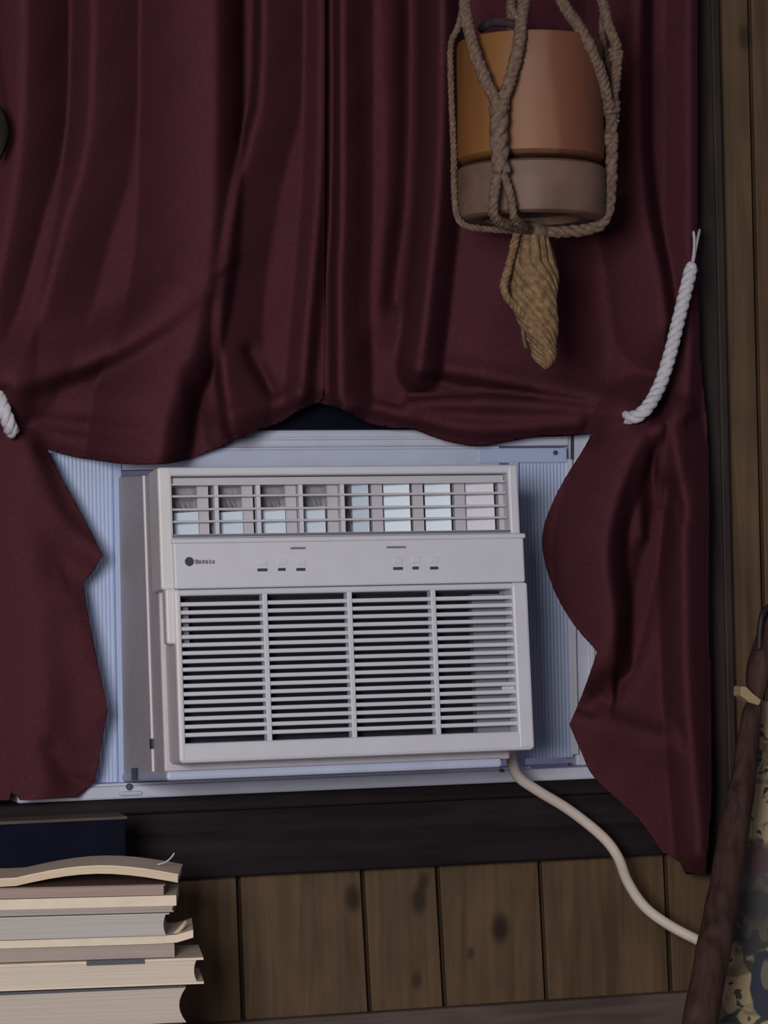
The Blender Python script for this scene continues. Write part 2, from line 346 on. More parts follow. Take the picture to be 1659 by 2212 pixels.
# intake grille
gx0, gx1 = XL + 0.004, XR + 0.006
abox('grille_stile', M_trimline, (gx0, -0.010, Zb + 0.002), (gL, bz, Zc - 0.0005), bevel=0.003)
abox('grille_stile', M_ac, (gR, -0.010, Zb + 0.002), (gx1, bz, Zc - 0.0005), bevel=0.003)
abox('grille_rail', M_ac, (gx0 + 0.001, -0.0095, gT), (gx1 - 0.001, bz, Zc - 0.001), bevel=0.003)
abox('grille_rail', M_ac, (gx0 + 0.001, -0.0095, Zb), (gx1 - 0.001, bz, gB), bevel=0.004)
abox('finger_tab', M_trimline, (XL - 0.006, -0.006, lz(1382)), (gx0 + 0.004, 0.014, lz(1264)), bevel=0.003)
abox('grille_back', M_dark, (gL - 0.003, 0.040, gB - 0.003), (gR + 0.003, 0.045, gT + 0.003))
abox('filter_panel', M_filter, (lx(1026, 1440, 0.02), 0.020, gB), (lx(1094, 1440, 0.02), 0.036, gT - 0.004))
abox('filter_panel', M_filter, (gL, 0.012, lz(1383)), (lx(412, 1330), 0.036, gT - 0.006))
abox('grille_catch', M_ac, (lx(1088, 1500), 0.002, lz(1507)), (gR + 0.001, 0.012, lz(1489)), bevel=0.001)
NS = 17; pitch = (gT - gB) / (NS + 1)
for k in range(NS):
    z = gB + pitch * (k + 1)
    bm = bmesh.new(); h = 0.0025
    c = [(gL - 0.002, -0.006, z + h), (gR + 0.002, -0.006, z + h), (gR + 0.002, -0.006, z - h), (gL - 0.002, -0.006, z - h)]
    c2 = [(x, 0.003, z_ - 0.0006) for x, y, z_ in c]
    hexa(bm, [MA @ Vector(q) for q in c + c2]); obj('slat', bm, M_ac, ac, bevel=0.001)
for px in (574, 757, 938):
    x = lx(px, 1440); abox('grille_divider', M_ac, (x - 0.0032, -0.0085, gB - 0.001), (x + 0.0032, 0.008, gT + 0.001), bevel=0.001)
# base pan lip under the bezel
abox('base_pan', M_rail, (XL - 0.004, 0.030, Zb - 0.020), (XR - 0.024, 0.40, Zb - 0.008), bevel=0.004)
# mounting rails and pleated side panels
def wbox(name, mat, a, b, t, bt, Yf, Yb, bevel=0.0015, parent=ac):
    bm = bmesh.new(); box(bm, (xat(a, Yf), Yf, zat(bt, Yf)), (xat(b, Yf), Yb, zat(t, Yf))); return obj(name, bm, mat, parent, bevel=bevel)
wbox('top_rail', M_rail, 250, 1086, 968, 1012, -0.006, 0.02)
wbox('top_rail_lip', M_frame, 252, 1086, 965, 971, -0.010, 0.0)
zlo = za + 0.028
rail = wbox('bottom_rail', M_frame, 150, 1140, 1672, 1679, -0.030, 0.004)
def pleats(a, b, t, bt, Yf, parent, tint=M_acc):
    x0, x1, z0, z1 = xat(a, Yf), xat(b, Yf), zat(bt, Yf), zat(t, Yf); n = max(4, int((x1 - x0) / 0.0050)); bm = bmesh.new(); prev = None
    for i in range(2 * n + 1):
        x = x0 + (x1 - x0) * i / (2 * n); y = Yf + (0.0008 if i % 2 else 0.0)
        col = [bm.verts.new((x, y, z1)), bm.verts.new((x, y, z0)), bm.verts.new((x, y + 0.0012, z0)), bm.verts.new((x, y + 0.0012, z1))]
        if prev:
            for k in range(4): bm.faces.new((prev[k], col[k], col[(k + 1) % 4], prev[(k + 1) % 4]))
        prev = col
    o = obj('pleat_sheet', bm, tint, parent); return o
lp = wbox('side_panel', M_acc, 250, 268, 984, 1690, -0.012, 0.012)
pleats(92, 252, 975, 1690, -0.004, lp)
rp_ = wbox('side_panel', M_acc, 1108, 1128, 1000, 1688, -0.012, 0.012)
pleats(1126, 1230, 985, 1655, -0.004, rp_)
wbox('panel_frame', M_acc, 1040, 1232, 970, 1003, -0.008, 0.012, parent=rp_)
wbox('panel_frame', M_frame, 1228, 1244, 995, 1650, -0.006, 0.012, parent=rp_)
def screw(px, py, Y, parent, r=0.0035):
    bm = bmesh.new(); lathe(bm, [(0.0001, 0.002), (r * 0.8, 0.0018), (r, 0.0), (r, -0.003)], (0, 0, 0), 14)
    bmesh.ops.transform(bm, matrix=T(P(px, py, Y)) @ Matrix.Rotation(math.pi / 2, 4, 'X'), verts=bm.verts); obj('screw', bm, M_screw, parent)
screw(1200, 978, -0.0085, rp_)
wbox('rail_clip', M_frame, 250, 302, 1690, 1700, -0.040, -0.034, bevel=0.003, parent=rail); screw(280, 1700, -0.038, rail, 0.0045)
wbox('rail_clip', M_frame, 1040, 1062, 1660, 1672, -0.018, 0.0, bevel=0.002, parent=rail); screw(1084, 1668, -0.034, rail, 0.0045)
wbox('rail_slot', M_screw, 1055, 1078, 1646, 1657, -0.016, -0.009, parent=rail)
# power cord
cordp = [(1104, 1618, -0.13), (1106, 1645, -0.14), (1120, 1678, -0.13), (1160, 1707, -0.12), (1230, 1750, -0.11), (1300, 1806, -0.11), (1334, 1850, -0.11), (1356, 1905, -0.10), (1392, 1958, -0.10), (1445, 1998, -0.11), (1512, 2033, -0.12), (1580, 2062, -0.10), (1660, 2110, -0.05)]
bm = bmesh.new(); tube(bm, px3(cordp, 8), 0.0072, 12); obj('power_cord', bm, M_cord, ac, smooth=True, label='thick ivory power cord')

# ------------------------------------------------------------------ curtains
FEAT = [  # (path, height, width on one side, width on the other); downward paths: left first, rightward paths: below first
    ([(48, -400), (52, 150), (34, 400), (-10, 650), (-20, 860)], 0.062, 90, 90, 1),
    ([(203, -400), (200, 150), (180, 350), (142, 480), (88, 680), (30, 815)], 0.040, 45, 95, 1),
    ([(460, -400), (463, 100), (460, 430), (445, 600), (418, 740), (392, 800), (358, 900), (345, 990)], 0.105, 150, 58, 1),
    ([(568, -400), (565, 150), (540, 300), (512, 420), (490, 560), (476, 700), (482, 800), (500, 930)], 0.040, 18, 84, 1),
    ([(692, -400), (694, 250), (680, 520), (664, 700), (652, 850)], 0.026, 34, 26, 1),
    ([(737, -400), (738, 400), (732, 600), (734, 862)], 0.056, 19, 64, 1),
    ([(800, -400), (830, 300), (815, 700)], 0.012, 40, 60, 1),
    ([(955, -400), (956, 100), (948, 400), (924, 650), (906, 800)], 0.070, 46, 46, 1),
    ([(888, -400), (880, 350), (850, 650)], -0.022, 24, 20),
    ([(1130, -400), (1140, 300), (1060, 720)], 0.020, 110, 120),
    ([(1390, -400), (1380, 200), (1392, 430), (1424, 590), (1438, 700)], 0.050, 105, 24, 1),
    ([(1488, -400), (1490, 600), (1484, 880)], 0.026, 50, 30, 1),
    ([(1270, 420), (1290, 600), (1310, 780)], -0.012, 50, 30),
    # creases running to the left tie
    ([(40, 826), (190, 780), (330, 702), (400, 645), (442, 614)], 0.060, 26, 60),
    ([(350, 588), (400, 600), (448, 618)], -0.010, 9, 12),
    ([(50, 880), (220, 875), (380, 850)], 0.018, 48, 50),
    ([(60, 920), (180, 948), (300, 962)], -0.006, 10, 10),
    ([(60, 900), (200, 915), (330, 930)], -0.005, 9, 9),
    ([(398, 810), (425, 880), (430, 1000)], -0.024, 22, 26),
    ([(538, 760), (560, 800), (590, 850)], -0.018, 14, 16),
    ([(480, 900), (560, 880), (640, 850)], 0.014, 22, 20),
    # creases running to the right tie
    ([(896, 795), (1000, 806), (1150, 835), (1375, 880)], 0.018, 9, 30),
    ([(920, 815), (1000, 836), (1150, 850)], -0.014, 12, 8),
    ([(884, 872), (1000, 866), (1200, 876), (1380, 893)], 0.020, 22, 10),
    ([(885, 856), (950, 852), (1020, 856)], -0.012, 7, 7),
    ([(900, 905), (1050, 925), (1250, 915)], 0.014, 14, 16),
    ([(740, 880), (800, 875), (880, 900)], 0.016, 14, 12),
    ([(780, 872), (830, 866), (870, 874)], -0.008, 6, 6),
    # rolled-under lower edges
    ([(100, 976), (200, 1000), (290, 1012), (380, 1006), (450, 984), (560, 938), (640, 898), (690, 878)], -0.016, 18, 22),
    ([(690, 878), (740, 892), (800, 922), (890, 934), (960, 958), (1030, 972), (1080, 964), (1150, 952), (1280, 944)], -0.016, 18, 22),
    # cinched at the ties
    ([(-10, 880), (18, 905)], -0.03, 30, 30), ([(1385, 900), (1400, 890)], -0.034, 28, 30),
    # right tail
    ([(1395, 925), (1345, 1040), (1310, 1180), (1325, 1330), (1325, 1430)], 0.066, 110, 40, 1),
    ([(1425, 915), (1395, 990), (1380, 1080), (1385, 1160)], 0.016, 16, 12),
    ([(1432, 915), (1425, 1000), (1425, 1090)], 0.014, 10, 9),
    ([(1445, 1060), (1412, 1190), (1385, 1300), (1350, 1420), (1300, 1500)], -0.030, 34, 30),
    ([(1452, 910), (1475, 1080), (1480, 1300), (1485, 1500), (1510, 1840)], 0.050, 50, 60, 1),
    ([(1470, 1085), (1472, 1120)], -0.014, 9, 9),
    ([(1300, 1555), (1370, 1580), (1440, 1600)], 0.020, 60, 26),
    ([(1460, 1560), (1490, 1640), (1500, 1800)], -0.006, 14, 14),
    # left tail
    ([(20, 960), (60, 1180), (90, 1450), (80, 1720)], 0.026, 80, 60),
    ([(60, 960), (130, 1120), (215, 1200)], 0.018, 40, 22),
    ([(150, 1290), (190, 1420), (225, 1530)], 0.012, 50, 30),
    ([(110, 1620), (150, 1680), (190, 1700)], -0.010, 24, 20),
]
def height(X, Y):
    h = np.zeros_like(X)
    for path, amp, wp, wn, *lin in FEAT:
        path = [(p[0], p[1]) for p in cr(path, 6)]
        best = np.full_like(X, 1e9); sg = np.ones_like(X)
        for (x0, y0), (x1, y1) in zip(path, path[1:]):
            tx, ty = x1 - x0, y1 - y0; l2 = tx * tx + ty * ty
            if l2 < 1e-9: continue
            t = np.clip(((X - x0) * tx + (Y - y0) * ty) / l2, 0, 1)
            dx, dy = X - x0 - t * tx, Y - y0 - t * ty; d = np.hypot(dx, dy)
            m = d < best; best = np.where(m, d, best); sg = np.where(m, tx * dy - ty * dx, sg)
        w = np.where(sg > 0, wp, wn)
        u = best / w; h += 1.75 * amp * np.maximum(0, 1.08 - np.sqrt(u * u + 0.0064)) if lin else 1.5 * amp * np.exp(-u * u)
    h += 0.0016 * np.sin(X * 0.021 + 1.3 * np.sin(Y * 0.006)) + 0.0014 * np.sin(Y * 0.017 + 2.0 * np.sin(X * 0.008)) + 0.001 * np.sin(X * 0.05 + Y * 0.035)
    return 0.15 * np.tanh(np.maximum(h, -0.03) / 0.15)
def cloth(name, outline, Y0, step=5.0):
    bm = bmesh.new(); bm.faces.new([bm.verts.new((x, y, 0)) for x, y in outline])
    xs = [p[0] for p in outline]; ys = [p[1] for p in outline]
    def cut(faces, planes, ax):
        if not planes or not faces: return
        m_ = len(planes) // 2; k = planes[m_]
        vs_ = {v for f in faces for v in f.verts}; es_ = {e for f in faces for e in f.edges}
        r = bmesh.ops.bisect_plane(bm, geom=list(vs_) + list(es_) + faces, dist=1e-4, plane_co=(k, 0, 0) if ax == 0 else (0, k, 0), plane_no=(1, 0, 0) if ax == 0 else (0, 1, 0))
        fs = [f for f in r['geom'] if isinstance(f, bmesh.types.BMFace)]; lo_, hi_ = [], []
        for f in fs: (lo_ if f.calc_center_median()[ax] < k else hi_).append(f)
        cut(lo_, planes[:m_], ax); cut(hi_, planes[m_ + 1:], ax)
    cut(bm.faces[:], list(np.arange(min(xs) + step + 0.013, max(xs) - 1, step)), 0)
    cut(bm.faces[:], list(np.arange(min(ys) + step + 0.013, max(ys) - 1, step * 1.4)), 1)
    bmesh.ops.triangulate(bm, faces=[f for f in bm.faces if len(f.verts) > 4])
    X = np.array([v.co.x for v in bm.verts]); Y = np.array([v.co.y for v in bm.verts]); h = height(X, Y)
    bm.verts.index_update(); E = np.array([(e.verts[0].index, e.verts[1].index) for e in bm.edges])
    deg = np.bincount(E.ravel(), minlength=len(h)).astype(float)
    for _ in range(2):
        acc = np.bincount(E[:, 0], h[E[:, 1]], len(h)) + np.bincount(E[:, 1], h[E[:, 0]], len(h)); h = 0.4 * h + 0.6 * acc / deg
    for v, x, y, hh in zip(bm.verts, X, Y, h): v.co = P(x, y, Y0 - hh)
    o = obj(name, bm, M_cur, None, smooth=True)
    md = o.modifiers.new('thickness', 'SOLIDIFY'); md.thickness = 0.0018; md.offset = 0
    return o
def dense(pts, n=6): return [(p[0], p[1]) for p in cr(pts, n)]
sc_l = dense([(690, 870), (668, 876), (640, 890), (600, 914), (560, 928), (520, 945), (450, 976), (380, 998), (290, 1003), (200, 993), (140, 982), (100, 969)])
tail_l = dense([(100, 969), (130, 1030), (165, 1090), (222, 1200)], 4)[1:] + [(200, 1236), (178, 1262)] + dense([(178, 1262), (192, 1340), (210, 1430), (233, 1535)], 4)[1:] + dense([(233, 1535), (220, 1600), (213, 1650), (204, 1690)], 4)[1:] + [(185, 1705), (165, 1722)]
out_l = [(-150, -420), (704, -420), (704, 300), (700, 860)] + sc_l + tail_l + [(80, 1727), (44, 1729), (36, 1718), (24, 1712), (20, 1728), (-60, 1733), (-130, 1736)]
cl = tag(cloth('curtain', out_l, -0.068), 'maroon curtain left of the air conditioner, gathered by the rope at the photo edge', 'curtain', None, 'maroon window curtains')
sc_r = dense([(690, 870), (740, 884), (800, 914), (850, 924), (890, 926), (960, 951), (1030, 963), (1080, 956), (1150, 944), (1220, 941), (1281, 935)])
tail_r = dense([(1281, 935), (1255, 980), (1205, 1062), (1172, 1155), (1186, 1245), (1230, 1335), (1290, 1408)])[1:] + dense([(1290, 1408), (1262, 1490), (1230, 1565)], 4)[1:] + dense([(1230, 1565), (1256, 1625), (1286, 1682), (1380, 1770), (1432, 1842)], 4)[1:] + [(1446, 1846), (1470, 1862), (1481, 1887), (1524, 1890)]
out_r = [(1508, -420), (1508, 300), (1506, 560), (1512, 760), (1528, 930), (1534, 1100), (1531, 1300), (1536, 1500), (1540, 1700), (1532, 1800), (1524, 1890)]
out_r = [(684, -420), (686, 400), (688, 864)] + sc_r + tail_r + out_r[::-1][1:]
crr = tag(cloth('curtain', out_r, -0.064), 'maroon curtain behind the hanging pot, gathered by the long white rope', 'curtain', None, 'maroon window curtains')
bm = bmesh.new(); pa, pb = P(-260, -405, -0.075), P(1640, -405, -0.075); pb = Vector((pb.x, pb.y, pa.z)); tube(bm, [pa, pb], 0.011, 16)
rod = tag(obj('curtain_rod', bm, M_casing, smooth=True), 'dark curtain rod above the maroon curtains', 'curtain rod')
for e in (pa + Vector((0.1, 0, 0)), pb - Vector((0.1, 0, 0))):
    bm = bmesh.new(); box(bm, (e.x - 0.008, -0.08, e.z - 0.02), (e.x + 0.008, 0.0, e.z - 0.009)); obj('bracket', bm, M_casing, rod)
# white rope tie-backs
def tie(path, end, label, fray=True):
    r = empty('rope_tieback', T(P(*path[-1])), label, 'rope', None, 'white rope curtain tiebacks')
    bm = bmesh.new(); rope(bm, px3(path, 8), 0.0092, 3, 0.040, 0.0058, 7); obj('braid', bm, M_rope, r, smooth=True)
    if fray:
        k = P(*path[0]); bm = bmesh.new(); bmesh.ops.create_icosphere(bm, subdivisions=2, radius=0.0085, matrix=T(k) @ Matrix.Scale(1.25, 4, (0, 0, 1))); obj('knot', bm, M_rope, r, smooth=True)
        for q in end:
            bm = bmesh.new(); tube(bm, px3(q, 5), [0.0022] * (5 * (len(q) - 1)) + [0.0008], 6); obj('frayed_strand', bm, M_rope, r, smooth=True)
    return r
tie([(1493, 580, -0.14), (1482, 625, -0.145), (1466, 690, -0.15), (1446, 770, -0.155), (1424, 835, -0.155), (1400, 878, -0.165), (1376, 899, -0.16), (1353, 902, -0.145)],
    [[(1495, 572, -0.14), (1499, 545, -0.13), (1500, 520, -0.12), (1498, 498, -0.11)], [(1496, 572, -0.14), (1502, 540, -0.125), (1507, 515, -0.11), (1512, 494, -0.09)]],
    'long white braided rope tying the curtain beside the dark casing')
tie([(-60, 740, -0.15), (-30, 790, -0.155), (-6, 845, -0.155), (10, 890, -0.165), (20, 918, -0.16), (26, 934, -0.145)], [], 'short stretch of white rope at the photo edge tying the other curtain', False)

# ------------------------------------------------------------------ hanging pot in a rope hanger
YP = -0.31
pc = P(1142, 210, YP); RP = 0.0925
ztop, zgr, zbot = P(1142, 60, YP - RP).z, P(1142, 329, YP - RP).z, P(1142, 455, YP - RP).z
pot = empty('hanging_pot', T((pc.x, YP, zbot)), 'orange-brown cylindrical pot with a duller brown base hanging before the curtain', 'plant pot')
lean = Matrix.Rotation(math.radians(0.6), 4, 'Y')
def potpart(name, prof, mat):
    bm = bmesh.new(); lathe(bm, [(r, z - zbot) for r, z in prof], (0, 0, 0), 56)
    bmesh.ops.transform(bm, matrix=T((pc.x, YP, zbot)) @ lean, verts=bm.verts); return obj(name, bm, mat, pot, smooth=True)
m, nt, b = nodes_of('shaded_terracotta'); Lk = nt.links
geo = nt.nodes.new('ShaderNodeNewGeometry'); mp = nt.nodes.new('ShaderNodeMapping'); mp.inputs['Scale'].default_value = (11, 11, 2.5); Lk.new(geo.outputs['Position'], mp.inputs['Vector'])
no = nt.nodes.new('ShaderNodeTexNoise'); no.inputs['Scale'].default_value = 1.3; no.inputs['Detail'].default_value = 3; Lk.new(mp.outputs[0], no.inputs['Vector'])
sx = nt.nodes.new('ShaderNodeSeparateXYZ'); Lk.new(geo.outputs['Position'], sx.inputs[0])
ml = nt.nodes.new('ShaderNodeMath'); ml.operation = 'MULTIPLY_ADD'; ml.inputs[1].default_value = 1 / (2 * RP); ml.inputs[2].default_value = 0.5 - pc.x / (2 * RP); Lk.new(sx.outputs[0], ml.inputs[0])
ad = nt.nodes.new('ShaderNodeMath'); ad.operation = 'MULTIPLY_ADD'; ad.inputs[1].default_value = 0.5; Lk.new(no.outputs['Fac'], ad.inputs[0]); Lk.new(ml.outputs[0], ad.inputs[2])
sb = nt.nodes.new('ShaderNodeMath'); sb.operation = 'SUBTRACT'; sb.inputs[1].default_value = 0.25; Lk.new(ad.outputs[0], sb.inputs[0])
rp = nt.nodes.new('ShaderNodeValToRGB'); e = rp.color_ramp.elements; e[0].position = 0.02; e[0].color = (0.155, 0.060, 0.016, 1); e[1].position = 0.98; e[1].color = (0.125, 0.045, 0.028, 1)  # bright strip and shaded right side painted over the pot's orange-brown
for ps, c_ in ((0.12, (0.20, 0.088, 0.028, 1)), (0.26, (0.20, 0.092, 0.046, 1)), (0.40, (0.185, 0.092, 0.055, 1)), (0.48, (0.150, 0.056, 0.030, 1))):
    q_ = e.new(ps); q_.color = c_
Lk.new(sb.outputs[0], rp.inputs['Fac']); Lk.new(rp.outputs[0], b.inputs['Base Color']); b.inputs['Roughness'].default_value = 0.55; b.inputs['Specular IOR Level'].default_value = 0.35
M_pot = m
M_saucer = plain('dull_brown_clay', (0.135, 0.080, 0.058), 0.6, 0.25, 22, bump=0.2)
def flat_edges(o, ang=40):
    me = o.data
    bm = bmesh.new(); bm.from_mesh(me)
    for e in bm.edges:
        if len(e.link_faces) == 2 and e.calc_face_angle() > math.radians(ang): e.smooth = False
    bm.to_mesh(me); bm.free()
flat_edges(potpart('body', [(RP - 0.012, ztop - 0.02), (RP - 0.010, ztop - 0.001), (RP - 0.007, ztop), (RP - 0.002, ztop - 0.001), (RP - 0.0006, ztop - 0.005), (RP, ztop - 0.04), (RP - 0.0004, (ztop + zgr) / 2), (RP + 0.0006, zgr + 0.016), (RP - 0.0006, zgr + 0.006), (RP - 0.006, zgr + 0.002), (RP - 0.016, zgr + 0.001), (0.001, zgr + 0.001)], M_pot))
flat_edges(potpart('saucer', [(RP - 0.014, zgr - 0.012), (RP - 0.010, zgr - 0.005), (RP - 0.003, zgr - 0.0055), (RP + 0.0012, zgr - 0.009), (RP + 0.002, zgr - 0.04), (RP + 0.0015, zbot + 0.012), (RP - 0.001, zbot + 0.003), (RP - 0.006, zbot), (RP - 0.030, zbot + 0.002), (RP - 0.032, zbot + 0.012), (0.001, zbot + 0.012)], M_saucer))
potpart('soil', [(RP - 0.011, ztop - 0.018), (0.06, ztop - 0.012), (0.03, ztop - 0.008), (0.001, ztop - 0.006)], M_soil)
bm = bmesh.new(); tube(bm, px3([(1040, 62, -0.30), (1065, 48, -0.33), (1100, 50, -0.35), (1118, 60, -0.36)], 5), 0.0055, 7); obj('dry_stem', bm, M_soil, pot, smooth=True)
hg = empty('rope_hanger', T((pc.x, YP, zbot - 0.01)), 'brown knotted rope hanger with a twisted tassel holding the pot', 'plant hanger')
Yf = YP - RP - 0.006
def hrope(path, R=0.0078, name='cord', mat=M_jute, pitch=0.022, n=8):
    bm = bmesh.new(); rope(bm, px3(path, n), R, 3, pitch, R * 0.62, 6, 0.25); return obj(name, bm, mat, hg, smooth=True)
hrope([(1140, -640, YP), (1030, -330, YP - 0.03), (1006, -120, YP - 0.05), (1004, 0, YP - 0.06), (1019, 90, YP - 0.075), (1046, 165, YP - 0.088), (1077, 228, Yf)])
hrope([(1142, -640, YP), (1170, -330, YP - 0.05), (1150, -120, YP - 0.07), (1131, 10, YP - 0.085), (1120, 100, YP - 0.098), (1104, 165, Yf), (1083, 228, Yf)])
hrope([(1079, 222, Yf), (1078, 280, Yf), (1079, 330, Yf), (1082, 372, Yf - 0.002)], R=0.0115, pitch=0.06)
hrope([(1078, 366, Yf), (1070, 405, Yf - 0.002), (1066, 440, Yf - 0.002), (1068, 468, Yf + 0.004), (1090, 484, YP - 0.07), (1120, 492, YP - 0.03), (1150, 500, YP)], R=0.0062)
hrope([(1084, 366, Yf), (1098, 405, Yf - 0.002), (1106, 440, Yf - 0.002), (1110, 468, Yf + 0.004), (1125, 486, YP - 0.07), (1140, 494, YP - 0.03), (1152, 500, YP)], R=0.0055)
xr = YP - 0.02
hrope([(1150, -640, YP), (1150, -320, YP), (1180, -80, YP - 0.03), (1212, 0, YP - 0.04), (1264, 80, YP - 0.080), (1294, 150, YP - 0.066), (1316, 232, YP - 0.040)])
hrope([(1160, -640, YP), (1230, -330, YP + 0.01), (1290, -100, YP), (1302, 0, YP - 0.005), (1314, 55, YP - 0.01), (1331, 100, YP - 0.015), (1330, 165, YP - 0.02), (1321, 232, YP - 0.03)], R=0.0072)
hrope([(1319, 222, YP - 0.032), (1322, 300, YP - 0.03), (1321, 360, YP - 0.03), (1319, 420, YP - 0.03), (1313, 458, YP - 0.03), (1296, 485, YP - 0.02), (1260, 497, YP - 0.015), (1200, 501, YP - 0.01), (1160, 500, YP)], R=0.0078, pitch=0.04)
hrope([(1306, 0, YP + 0.03), (1300, 60, YP + 0.02), (1308, 120, YP + 0.01), (1320, 190, YP)], R=0.004)
hrope([(1000, 15, YP + 0.03), (988, 62, YP + 0.04), (974, 96, YP + 0.04), (974, 170, YP + 0.03), (980, 330, YP + 0.02), (983, 440, YP + 0.01), (1000, 484, YP), (1060, 496, YP), (1150, 500, YP)], R=0.0042)
hrope([(1145, -640, YP + 0.03), (1108, -200, YP + 0.06), (1104, 0, YP + 0.08), (1104, 60, YP + 0.09), (1106, 120, YP + 0.095), (1115, 330, YP + 0.1), (1130, 468, YP + 0.09), (1145, 490, YP + 0.04), (1150, 500, YP)], R=0.0062)
hrope([(1104, 12, YP - 0.07), (1112, 30, YP - 0.08), (1124, 38, YP - 0.09), (1130, 22, YP - 0.092)], R=0.005, name='knot')
for kp, rr in (((1080, 228, Yf), 0.0105), ((1319, 232, YP - 0.033), 0.011), ((1331, 120, YP - 0.018), 0.0085), ((1318, 300, YP - 0.03), 0.0095)):
    bm = bmesh.new(); c = P(*kp)
    pts = [c + Vector((rr * 0.75 * math.cos(a), rr * 0.5 * math.sin(a), rr * (a / 9.0 - 0.9))) for a in np.linspace(0, 5 * math.pi, 40)]
    tube(bm, pts, rr * 0.5, 6); obj('knot', bm, M_jute, hg, smooth=True)
for p0, p1 in (((1338, 138), (1344, 116)), ((1290, 190), (1286, 198)), ((1328, 258), (1338, 262))):
    bm = bmesh.new(); tube(bm, [P(p0[0], p0[1], YP - 0.03), P(p1[0], p1[1], YP - 0.035)], [0.0025, 0.0012], 5); obj('loose_end', bm, M_jute2, hg)
# tassel: gathered neck, then a leaf-shaped twisted bundle of strands
bm = bmesh.new()
cpath = cr([(1150, 492, 26, 0.012), (1150, 540, 38, 0.016), (1154, 600, 46, 0.019), (1155, 650, 44, 0.019), (1163, 700, 37, 0.016), (1172, 740, 25, 0.013), (1178, 770, 22, 0.010), (1180, 794, 3, 0.002)], 8)
NT = 11
for k in range(NT):
    ph = 2 * math.pi * k / NT; pts = []; rd = []
    for i, (x, y, hw, dep) in enumerate(cpath):
        t = i / (len(cpath) - 1); an = ph + 7.5 * max(0, t - 0.22)
        c = P(x + hw * 0.86 * math.cos(an), y + 3 * math.sin(5 * t * math.pi + k), YP); c.y += dep * math.sin(an); pts.append(c)
        rd.append(max(0.0012, hw / 1740 * 0.29 * (1 + 0.25 * math.sin(9 * t + k * 1.7))))
    tube(bm, pts, rd, 6)
tas = obj('tassel', bm, M_jute2, hg, smooth=True)
tas['kind'] = 'stuff'
bm = bmesh.new(); lathe(bm, [(0.002, 0.0), (0.010, -0.002), (0.013, -0.02), (0.018, -0.06), (0.016, -0.10), (0.008, -0.145), (0.001, -0.16)], P(1152, 494, YP), 16); obj('tassel_core', bm, M_jute, hg, smooth=True)
hrope([(1120, 492, YP - 0.02), (1110, 530, YP - 0.02), (1098, 580, YP - 0.02), (1088, 615, YP - 0.02), (1094, 640, YP - 0.02), (1112, 662, YP - 0.015), (1140, 690, YP - 0.01)], R=0.0052, mat=M_jute2, name='tassel_loop')
hrope([(1128, 700, YP - 0.005), (1130, 725, YP), (1136, 752, YP)], R=0.0022, name='loose_end')
for kp in ((1150, 500, YP),):
    bm = bmesh.new(); lathe(bm, [(0.001, 0.012), (0.016, 0.008), (0.022, 0), (0.018, -0.01), (0.006, -0.016)], P(*kp), 18); obj('gathering_knot', bm, M_jute, hg, smooth=True)
bm = bmesh.new(); hk = P(1148, -640, YP); tube(bm, [hk + Vector((0.02 * math.cos(a), 0, 0.02 + 0.02 * math.sin(a))) for a in np.linspace(-1.4, 4.0, 16)] + [Vector((hk.x, hk.y, 2.45))], 0.003, 8); obj('ceiling_hook', bm, M_screw, hg, smooth=True)

# ------------------------------------------------------------------ side table, books, navy box (lower left)
YB = -0.44
zt_tab = P(370, 2253, YB).z
xt1 = P(385, 2200, YB).x
tbl = empty('side_table', T((xt1 - 0.25, YB + 0.2, 0)), 'small dark wooden table carrying the stack of books', 'table')
bm = bmesh.new(); box(bm, (xt1 - 0.50, YB - 0.01, zt_tab - 0.025), (xt1, -0.05, zt_tab)); obj('tabletop', bm, M_casing, tbl, bevel=0.003)
for sx in (xt1 - 0.47, xt1 - 0.06):
    for sy in (YB + 0.02, -0.11):
        bm = bmesh.new(); box(bm, (sx, sy, 0), (sx + 0.03, sy + 0.03, zt_tab - 0.025)); obj('leg', bm, M_casing, tbl)
x1 = P(272, 1800, -0.235).x; zx = P(150, 1768, -0.235).z
nb = empty('storage_box', T((x1 - 0.15, -0.16, zt_tab)), 'dark navy box behind the top of the book stack', 'box')
bm = bmesh.new(); box(bm, (x1 - 0.34, -0.235, zt_tab), (x1, -0.180, zx - 0.004)); obj('body', bm, M_navy, nb, bevel=0.002)
bm = bmesh.new(); box(bm, (x1 - 0.342, -0.237, zx - 0.004), (x1 + 0.002, -0.178, zx)); obj('lit_top', bm, M_boxtop, nb, bevel=0.001)  # thin slab carrying the painted lit top of the box

def page_mat(name, col, dark=0.82):
    if name in MATS: return MATS[name]
    m, nt, b = nodes_of(name); Lk = nt.links
    geo = nt.nodes.new('ShaderNodeNewGeometry'); mp = nt.nodes.new('ShaderNodeMapping'); mp.inputs['Scale'].default_value = (3, 3, 420); Lk.new(geo.outputs['Position'], mp.inputs['Vector'])
    no = nt.nodes.new('ShaderNodeTexNoise'); no.inputs['Scale'].default_value = 1.5; no.inputs['Detail'].default_value = 3; Lk.new(mp.outputs[0], no.inputs['Vector'])
    rp = nt.nodes.new('ShaderNodeValToRGB'); rp.color_ramp.elements[0].position = 0.3; rp.color_ramp.elements[1].position = 0.7
    rp.color_ramp.elements[0].color = tuple(c * dark for c in col) + (1,); rp.color_ramp.elements[1].color = col + (1,)
    Lk.new(no.outputs['Fac'], rp.inputs['Fac']); Lk.new(rp.outputs[0], b.inputs['Base Color']); b.inputs['Roughness'].default_value = 0.85
    MATS[name] = m; return m
